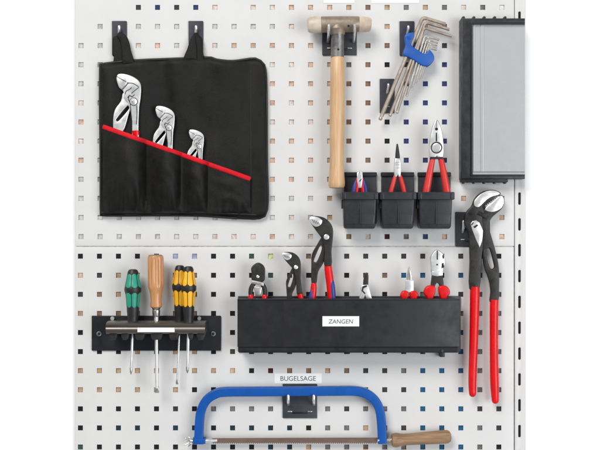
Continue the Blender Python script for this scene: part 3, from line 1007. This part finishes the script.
def fat_driver(label, cx, topy, boty, depth, main, inlay_cols, shaft_end, shaft_dx, width, shaft_r=1.15, group=None, tip='flat'):
    t = thing('screwdriver', label, 'screwdriver', (cx, shaft_end, depth), group)
    H = boty - topy
    prof = [(0, 2.6), (.012, 4.2), (.05, 5.4), (.10, 5.7), (.2, 6.6), (.30, 7.9), (.355, 8.6), (.40, 8.5), (.46, 7.4), (.55, 6.7), (.68, 6.3), (.76, 6.2), (.86, 5.6), (.93, 5.1), (.985, 5.6), (1, 5.0)]
    prof = [(a, b * width) for a, b in prof]
    def R(tt):
        for (a, ra), (b, rb) in zip(prof, prof[1:]):
            if tt <= b: return ra + (rb - ra) * (tt - a) / (b - a)
        return prof[-1][1]
    bm = BM()
    lathe(bm, (cx, topy, depth), (cx, boty, depth), prof, 30)
    hd = part('handle', bm, M['rubber'], t)
    # coloured soft panels: three visible flutes above and below the waist
    for (ta, tb) in ((.085, .335), (.43, .70)):
        for ang in (-82, -30, 22, 74, 130, 180, 230):
            bm = BM()
            rows = []
            K = 9
            for k in range(K + 1):
                tt = ta + (tb - ta) * k / K
                hw = 22.5 * (min(1, math.sin(math.pi * (k + .5) / (K + 1)) * 2.6))
                row = []
                for q in range(7):
                    an = math.radians(ang + hw * (q / 3 - 1))
                    lift = 0.32 * (1 - (q / 3 - 1) ** 4) * min(1, 2.2 * math.sin(math.pi * (k + .01) / K)) + 0.02
                    rr = R(tt) + lift
                    row.append(bm.verts.new(W(cx, topy + H * tt, depth) + Vector((math.sin(an) * rr * U, -math.cos(an) * rr * U, 0))))
                rows.append(row)
            for k in range(K):
                for q in range(6):
                    bm.faces.new((rows[k][q], rows[k][q + 1], rows[k + 1][q + 1], rows[k + 1][q]))
            part('grip_panel', bm, M[main], hd, ang=80)
    bm = BM()
    tube(bm, [(cx, boty - 2, depth), (cx + shaft_dx * .5, (boty + shaft_end) / 2, depth), (cx + shaft_dx, shaft_end - 5, depth)], [shaft_r] * 3, 14, sm=0)
    sh = part('shaft', bm, M['polished'], t)
    bm = BM()
    if tip == 'flat':
        slab(bm, [(cx + shaft_dx - 1.0, shaft_end - 6), (cx + shaft_dx + 1.0, shaft_end - 6), (cx + shaft_dx + 1.35, shaft_end - 2), (cx + shaft_dx + 1.2, shaft_end), (cx + shaft_dx - 1.2, shaft_end), (cx + shaft_dx - 1.35, shaft_end - 2)], depth - .001, depth + .0012, .0006, 2)
    else:
        lathe(bm, (cx + shaft_dx, shaft_end - 7, depth), (cx + shaft_dx, shaft_end, depth), [(0, shaft_r), (.2, shaft_r * 1.1), (.6, shaft_r), (1, .3)], 12)
    part('tip', bm, M['steel'], sh)
    return t

fat_driver('short screwdriver with green and black handle in the rack', 133.0, 269.2, 323.4, RD + .003, 'green', None, 374.6, -2.0, 0.98, 1.3, tip='cross')
g_y = 'yellow and black screwdrivers in the rack'
fat_driver('rear left yellow and black screwdriver with the longer slanted shaft in the rack', 179.9, 265.2, 323, 0.0205, 'yellow', None, 384.4, -2.8, 0.90, 1.0, group=g_y)
fat_driver('front right yellow and black screwdriver with the shorter straight shaft in the rack', 188.6, 266.2, 323.8, 0.0455, 'yellow', None, 373.4, -1.2, 0.90, 1.45, group=g_y, tip='cross')

t = thing('screwdriver', 'wooden-handled screwdriver with long steel shaft in the middle of the rack', 'screwdriver', (156.2, 392.6, RD + .004))
wd_ = RD + .004
bm = BM()
lathe(bm, (155.6, 255.4, wd_), (156.2, 307.6, wd_), [(0, 6.2), (.012, 7.3), (.04, 7.8, .3), (.10, 7.9, 1), (.5, 7.8, 1), (.58, 7.7, .6), (.62, 7.5), (.66, 6.7), (.72, 6.0), (.80, 5.6), (.88, 5.5), (.94, 6.0), (.98, 5.8), (1, 4.8)], 72, fl=12, fd=0.10)
hd = part('handle', bm, M['varnish'], t)
bm = BM()
lathe(bm, (155.6, 254.7, wd_), (155.6, 256.6, wd_), [(0, 5.4), (.3, 6.9), (1, 7.2)], 30)
part('end_cap', bm, M['oldwood'], hd)
bm = BM()
lathe(bm, (156.2, 306.8, wd_), (156.3, 316.8, wd_), [(0, 4.2), (.1, 4.4), (.28, 3.6), (.34, 4.0), (.9, 3.6), (1, 3.0)], 26)
part('ferrule', bm, M['steel'], t)
bm = BM()
lathe(bm, (156.3, 315, wd_), (156.8, 388, wd_), [(0, 2.3), (.16, 2.3), (.165, 1.65), (1, 1.65)], 18)
sh = part('shaft', bm, M['polished'], t)
bm = BM()
slab(bm, [(155.2, 386), (158.4, 386), (159.2, 390), (158.9, 393), (154.8, 393), (154.5, 390)], wd_ - .0015, wd_ + .0018, .001, 3)
part('tip', bm, M['steel'], sh)

# ------------------------------------------------------------------ pliers tray
TF = 0.058
tr = thing('pliers_tray', 'long black sheet metal tray holding a row of pliers', 'tray', (348, 353, 0))
bm = BM()
slab(bm, rect(237.4, 299.6, 459.8, 347.2, 0.6), TF - 0.0025, TF, 0.0012, 3)
part('front_face', bm, M['tray'], tr)
bm = BM()
slab(bm, rect(238.6, 346.4, 458.0, 352.8, 0.6), 0.004, TF - 0.0035, 0.0015, 3)
part('bottom_lip', bm, M['plate_black'], tr)
bm = BM()
slab(bm, rect(237.9, 296.2, 460.8, 352.0, 0.6), 0.0005, 0.006, 0.001, 2)
part('back_plate', bm, M['plate'], tr)
for xa, xb in ((237.6, 239.0), (458.2, 459.6)):
    bm = BM()
    slab(bm, rect(xa, 299.9, xb, 346.8), 0.006, TF - 0.003, 0.0006, 2)
    part('side_wall', bm, M['tray'], tr)
bm = BM()
slab(bm, rect(237.4, 298.9, 459.8, 300.3, 0.3), TF - 0.010, TF + 0.0012, 0.0006, 2)
part('rolled_edge', bm, M['plate_black'], tr)
for xx in (282.3,):
    bm = BM()
    slab(bm, rect(xx, 301, xx + .7, 346), TF - 0.001, TF + 0.0004, 0.0002, 1)
    part('crease', bm, M['tray'], tr)
for xx in (252, 290, 348, 404, 423):  # dark nubs added in place of panel holes half hidden by the tray
    bm = BM()
    slab(bm, rect(xx - 2.2, 351.6, xx + 2.2, 354.0, .8), 0.003, 0.012, 0.001, 2)
    part('half_hole_nub', bm, M['plate_black'], tr)
bm = BM()
slab(bm, rect(439.8, 350.6, 445.0, 357.2, .7), 0.0005, 0.016, 0.001, 2)
disc(bm, 442.4, 350.8, 1.7, 0.0145, TF - .001, 14)
part('fixing_block', bm, M['plate'], tr)
lb = thing('label_strip', 'white label reading ZANGEN on the front of the black tray', 'label', (340.6, 326.4, TF))
bm = BM()
slab(bm, rect(322.4, 316.2, 359.2, 326.4), TF + 0.0001, TF + 0.0006, 0.0001, 1)
part('paper', bm, M['paper'], lb)
lettering('ZANGEN', 340.8, 321.5, 24.6, TF + 0.0009, lb, M['ink'], 0.12)

TD = 0.034
# cable cutter
t = thing('cable_cutter', 'small dark cable cutter with rounded head, leftmost in the tray', 'pliers', (258, 310, TD))
bm = BM()
slab(bm, [(251.6, 274), (251, 268.6), (253.6, 264.8), (258, 262.7), (262.4, 264.6), (264.9, 268.6), (265, 274.4), (263.6, 281.4), (252.4, 281)], TD - .005, TD + .005, .0018, 3, sm=3)
part('head', bm, M['oxide'], t)
bm = BM()
slab(bm, [(255.2, 265.6), (258.6, 264.2), (261, 266.2), (258, 274), (256.4, 272)], TD + .0045, TD + .0058, .0006, 2)
part('blade_relief', bm, M['rubber'], t)
bm = BM()
disc(bm, 257.8, 276.6, 1.5, TD + .0045, TD + .0072)
part('rivet', bm, M['polished'], t)
bm = BM()
slab(bm, [(251.4, 280.2), (263.8, 282.4), (263.6, 286.2), (251.2, 283.4)], TD - .005, TD + .0058, .0008, 2)
part('band', bm, M['steel'], t)
for sx in (-1, 1):
    bm = BM()
    tube(bm, [(257.8 + sx * 4.0, 283.6, TD), (257.8 + sx * 6.3, 287.4, TD), (257.8 + sx * 7.2, 292, TD), (257.8 + sx * 6.9, 298, TD)], [2.2, 2.3, 2.2, 2.1], 12, asp=1.0)
    g_ = part('arm', bm, M['oxide'], t)
    bm = BM()
    tube(bm, [(257.8 + sx * 6.9, 296.2, TD), (257.8 + sx * 6.5, 308, TD)], [2.7, 2.8], 12, sm=0)
    part('grip', bm, M['red'], g_)
bm = BM()
slab(bm, [(253.6, 286.4), (262.2, 287.4), (261.2, 291), (260.2, 297), (255.6, 297), (254.6, 291)], TD - .003, TD + .003, .001, 2)
part('spring_plate', bm, M['steel'], t)

# cobra-style pliers
def cobra(label, s, ox, oy, rot, td, grips, ext=0):
    c0 = Vector((326.4, 237))
    ca, sa = math.cos(rot), math.sin(rot)
    def T(l):
        out = []
        for x, y in l:
            v = Vector((x, y)) - c0
            out.append((ox + s * (v.x * ca - v.y * sa), oy + s * (v.x * sa + v.y * ca)))
        return out
    def T3(l, d):
        return [(*T([(p[0], p[1])])[0], d) for p in l]
    t = thing('slip_joint_pliers', label, 'pliers', (ox, oy + 60 * s, td), 'dark slip joint pliers in the tray')
    bm = BM()
    slab(bm, T([(325.4, 233), (321.4, 237.4), (316.6, 245.4), (311.9, 254.3), (311.3, 264.9), (311.5, 284), (316.4, 284), (318.2, 272), (323.2, 263.4), (326.8, 252), (328, 243)]),
         td - .006, td - .0005, .0012, 3, holes=[T([(314.2, 259.6), (319.6, 246.9), (321.8, 246.4), (320.9, 252.2), (317.0, 261.3), (314.6, 262)])], sm=3)
    part('slotted_arm', bm, M['oxide'], t)
    bm = BM()
    slab(bm, T([(309.2, 219.6), (311.9, 216.5), (316, 215.9), (324.5, 217.8), (330.9, 223.7), (333.2, 231), (332.6, 241.6), (331.5, 252)] + ([(331.7, 265 + ext * .6), (332.2, 265 + ext), (325.2, 265 + ext), (324.4, 265 + ext * .6)] if ext else [(331.7, 265), (324.2, 265)]) + [(324.7, 252), (323.4, 243), (321.2, 237.6), (316.6, 231.4), (312, 225)]),
         td - .002, td + .005, .0016, 3, sm=3)
    part('jaw_arm', bm, M['oxide'], t)
    bm = BM()
    slab(bm, T([(308.9, 219.6), (311.9, 216.6), (317.2, 217), (321.4, 219.4), (322.2, 221.6), (320.4, 225), (316, 226.9), (312.2, 224.6)]), td + .0045, td + .0062, .0007, 2, sm=2)
    jf = part('jaw_face', bm, M['polished'], t)
    bm = BM()
    for k in range(4):
        slab(bm, T([(311.6 + 2.1 * k, 219.4 + .9 * k), (312.2 + 2.1 * k, 219 + .9 * k), (314.4 + 1.9 * k, 222.6 + .7 * k), (313.8 + 1.9 * k, 223 + .7 * k)]), td + .006, td + .0068, .0001, 1)
    part('teeth', bm, M['darksteel'], jf)
    bm = BM()
    p = T([(326.4, 237)])[0]
    disc(bm, p[0], p[1], 2.75 * s, td + .004, td + .0082)
    part('pivot', bm, M['polished'], t)
    for pts, rad, mats in grips:
        bm = BM()
        tube(bm, T3(pts, td - .002), [q * s for q in rad], 16, asp=.9, flat_start=True)
        g_ = part('grip', bm, M['red'], t)
        if mats:
            bm = BM()
            tube(bm, T3(mats[0], td + .0005), [q * s for q in mats[1]], 14, asp=.9)
            part('grip_inlay', bm, M['blueplastic'], g_)
    return t
cobra('larger dark slip joint pliers with red and blue grips in the tray', 1.0, 326.4, 237, 0, TD + .004,
      [([(313.8, 283), (313.6, 289), (312.6, 298), (312.4, 312)], [2.6, 3.1, 3.3, 3.3], ([(312.2, 289.5), (311.2, 295), (310.6, 300), (310.4, 311)], [1.2, 2.2, 2.4, 2.4])),
       ([(327.9, 264), (328.4, 270), (330, 282), (331.4, 297), (332, 312)], [3.5, 3.9, 4.0, 3.9, 3.9], ([(331.6, 279.5), (331.9, 285), (332.9, 297), (333.4, 311)], [1.6, 2.8, 2.9, 2.9]))])
cobra('smaller dark slip joint pliers standing left of the red and blue one in the tray', 0.76, 295.9, 267.2, -0.09, TD + .004,
      [([(313.8, 283), (313.6, 289), (312.6, 298), (312.4, 306)], [2.4, 2.8, 3.0, 3.0], None),
       ([(328.6, 271.6), (329.2, 277), (330, 286), (331.0, 297), (331.4, 306)], [3.7, 3.7, 3.6, 3.6, 3.6], None)], 7)

# crimping-nose pliers
t = thing('snap_ring_pliers', 'small grey pliers with a blunt dark nose, just right of the ZANGEN label', 'pliers', (365.5, 310, TD))
bm = BM()
slab(bm, [(364.7, 274), (366, 272.6), (368.0, 273), (368.6, 276), (368.3, 287), (363, 287), (363.6, 280)], TD - .004, TD + .004, .0016, 3)
part('nose', bm, M['oxide'], t)
bm = BM()
slab(bm, [(361.6, 285), (368.0, 284.4), (369.6, 289.6), (371.8, 298), (372.4, 308), (367.4, 308), (366.6, 299), (364.8, 295), (363.9, 299), (363.4, 308), (359, 308), (359.6, 297), (361.6, 292.4), (360.6, 289)], TD - .004, TD + .0045, .0012, 3)
part('body', bm, M['chrome'], t)
bm = BM()
slab(bm, [(362.6, 286.4), (366.8, 285.2), (367.2, 286.6), (363.6, 288.2), (363, 290.6), (365.6, 293), (364.8, 294.2), (361.6, 291)], TD + .004, TD + .0054, .0004, 2)
part('joint_gap', bm, M['plate_black'], t)

# needle nose with small red handles
t = thing('needle_nose_pliers', 'small needle nose pliers with short red grips in the tray', 'pliers', (409.5, 310, TD))
bm = BM()
slab(bm, [(408.5, 267.2), (409.1, 266.7), (409.6, 267.2), (411.2, 272), (412.8, 281), (406.6, 281), (407.4, 273)], TD - .003, TD + .003, .0012, 3)
nz = part('nose', bm, M['steel'], t)
bm = BM()
slab(bm, [(408.95, 268), (409.3, 268), (409.7, 280), (409.3, 280)], TD + .0026, TD + .0034, .0001, 1)
part('jaw_gap', bm, M['plate_black'], nz)
bm = BM()
slab(bm, rect(405.6, 280, 413.7, 292.5, .8), TD - .004, TD + .004, .0012, 3)
part('joint', bm, M['polished'], t)
for sx in (-1, 1):
    bm = BM()
    slab(bm, [(409.5 + sx * a, b) for a, b in ((0.5, 292.6), (3.0, 290.8), (6.4, 291), (8.4, 293.4), (9.1, 296), (7.4, 299.5), (7.6, 309), (2.4, 309), (1.8, 299.5), (0.5, 296.5))], TD - .005, TD + .007, .0034, 5, sm=2)
    part('grip', bm, M['red'], t)

# diagonal cutter
t = thing('diagonal_cutter', 'large steel diagonal cutter with bulging red grips at the right of the tray', 'pliers', (437.5, 310, TD))
bm = BM()
slab(bm, [(430.6, 261), (431.4, 255.8), (434.4, 251.2), (437.2, 249.8), (440.4, 251), (444.2, 255.4), (445.4, 262), (443.6, 268), (442.2, 273), (432.4, 273), (431.2, 267)], TD - .006, TD + .006, .002, 3, sm=3)
hd = part('head', bm, M['chrome'], t)
bm = BM()
slab(bm, [(436.8, 250.6), (437.8, 250.6), (438.0, 259.6), (436.7, 259.6)], TD + .0055, TD + .0066, .0002, 1)
slab(bm, [(442.4, 255.2), (443.8, 255.0), (444.2, 258.6), (442.8, 258.8)], TD + .0052, TD + .0068, .0002, 1)
slab(bm, [(442.0, 263.4), (443.6, 262.8), (444.2, 267.4), (441.6, 268.4)], TD + .0052, TD + .0068, .0002, 1)
slab(bm, circ(437.2, 264.6, .9, 12), TD + .0055, TD + .0066, .0002, 1)
part('cutting_edge', bm, M['plate_black'], hd)
bm = BM()
slab(bm, [(432.0, 271.4), (442.6, 271.0), (442.8, 275.4), (437.4, 276.4), (432.0, 275.4)], TD - .005, TD + .0072, .0008, 2)
part('band', bm, M['polished'], t)
bm = BM()
slab(bm, [(432.4, 274.6), (442.8, 274.6), (443.8, 284), (444, 290), (440.8, 290), (439.4, 284.6), (437.4, 282.6), (435.6, 284.6), (434.2, 290), (431, 290), (431.2, 284)], TD - .005, TD + .0055, .0014, 3)
part('neck', bm, M['oxide'], t)
for sx in (-1, 1):
    cx = 437.2
    bm = BM()
    slab(bm, [(cx + sx * 1.4, 288), (cx + sx * 3.2, 285.9), (cx + sx * 6.6, 285.4), (cx + sx * 10.8, 287), (cx + sx * 13.2, 292), (cx + sx * 11.8, 295.6), (cx + sx * 9.6, 299), (cx + sx * 10.6, 309), (cx + sx * 4.6, 309), (cx + sx * 4.0, 299), (cx + sx * 2.0, 294)], TD - .005, TD + .0085, .0032, 5, sm=2)
    part('grip', bm, M['red'], t)

# ------------------------------------------------------------------ hacksaw
SD = 0.016
s = thing('hacksaw', 'blue framed hacksaw with rusty blade and brown wooden handle', 'saw', (300, 447, SD))
sq = []
for k in range(28):
    a = 2 * math.pi * k / 28
    c_, s_ = math.cos(a), math.sin(a)
    sq.append((math.copysign(abs(c_) ** .28, c_), math.copysign(abs(s_) ** .28, s_)))
bm = BM()
tube(bm, [(198.9, 443.4, SD), (199.1, 434, SD), (199.6, 422, SD), (201.2, 410.5, SD), (206.6, 400, SD), (215.6, 393.8, SD), (226, 391.7, SD), (260, 391.4, SD), (300, 391.1, SD), (335, 390.8, SD), (354, 390.8, SD), (365, 393, SD), (374, 399.2, SD), (379.2, 408.6, SD), (381.2, 420, SD), (382, 432, SD), (382.4, 443.2, SD)],
     [5.0] + [4.5] * 4 + [4.6] * 7 + [4.5] * 5, prof=sq, asp=0.9, round_ends=False, sm=4)
part('frame', bm, M['bluepaint'], s, ang=28)
bm = BM()
slab(bm, [(192.6, 438.6), (205.2, 438.6), (205.2, 444), (192.6, 444.6)], SD - .0065, SD + .0095, .0012, 2)
part('foot', bm, M['bluepaint'], s)
bm = BM()
teeth = []
x = 377.0
while x > 213:
    teeth += [(x, 444.0), (x - 0.35, 442.6)]
    x -= 2.1
slab(bm, [(211.6, 438.3), (377.6, 437.7)] + [(a, b + .0) for a, b in teeth] + [(211.6, 443.4)], SD - .0008, SD + .0012, .0002, 1)
part('blade', bm, M['blade'], s)
bm = BM()
lathe(bm, (204, 440.8, SD + .002), (217.4, 440.6, SD + .002), [(0, 2.0), (.6, 2.0), (.7, 1.5), (.97, 1.4), (1, .9)], 18)
part('blade_holder', bm, M['polished'], s)
bm = BM()
disc(bm, 378.6, 440.4, 1.0, SD + .004, SD + .0095, 12)
part('blade_pin', bm, M['polished'], s)
bm = BM()
for ang, L in ((205, 8.6), (158, 7.4), (182, 5.4), (232, 6.4), (134, 6.2)):
    a = math.radians(ang)
    tube(bm, [(192.6, 441.2, SD), (192.6 + L * .5 * math.cos(a), 441.2 - L * .55 * math.sin(a), SD + .003 * math.cos(a * 3)), (192.6 + L * math.cos(a), 441.2 - L * math.sin(a), SD)], [1.0, .75, .7], 8)
lathe(bm, (189.6, 441.2, SD), (193.4, 441.2, SD), [(0, 1.2), (.3, 2.2), (1, 2.2)], 14)
part('wing_nut', bm, M['steel'], s)
bm = BM()
lathe(bm, (386, 440.4, SD), (393.4, 440, SD), [(0, 2.6), (.3, 2.6), (.32, 3.4), (.7, 3.2), (1, 3.4)], 20)
part('ferrule', bm, M['nickel'], s)
bm = BM()
lathe(bm, (391.6, 440.4, SD), (451, 436.4, SD), [(0, 5.2), (.015, 6.6), (.07, 7.2), (.11, 7.0), (.15, 6.2), (.21, 5.7), (.35, 5.7), (.55, 6.1), (.75, 6.5), (.9, 6.7), (.95, 6.4), (.985, 5.0), (1, 3.0)], 32)
part('handle', bm, M['oldwood'], s)

lb = thing('label_strip', 'white label reading BUGELSAGE above the hacksaw hook', 'label', (298.4, 384, 0))
bm = BM()
slab(bm, rect(274.4, 373.4, 321.8, 383.6), 0.0001, 0.0006, 0.0001, 1)
part('paper', bm, M['paper'], lb)
lettering('BUGELSAGE', 298.2, 378.5, 35.4, 0.0009, lb, M['ink'])
for lab, xa, xb in (('white label strip cut off by the top edge, above the hammer', 323.5, 354.5), ('white label strip cut off by the top edge, above the hex keys', 371.5, 419)):
    bm = BM()
    slab(bm, rect(xa, -7.5, xb, 3.2), 0.0001, 0.0007, 0.0001, 1)
    solo('label_strip', bm, M['paper'], ((xa + xb) / 2, 3, 0), lab, 'label')
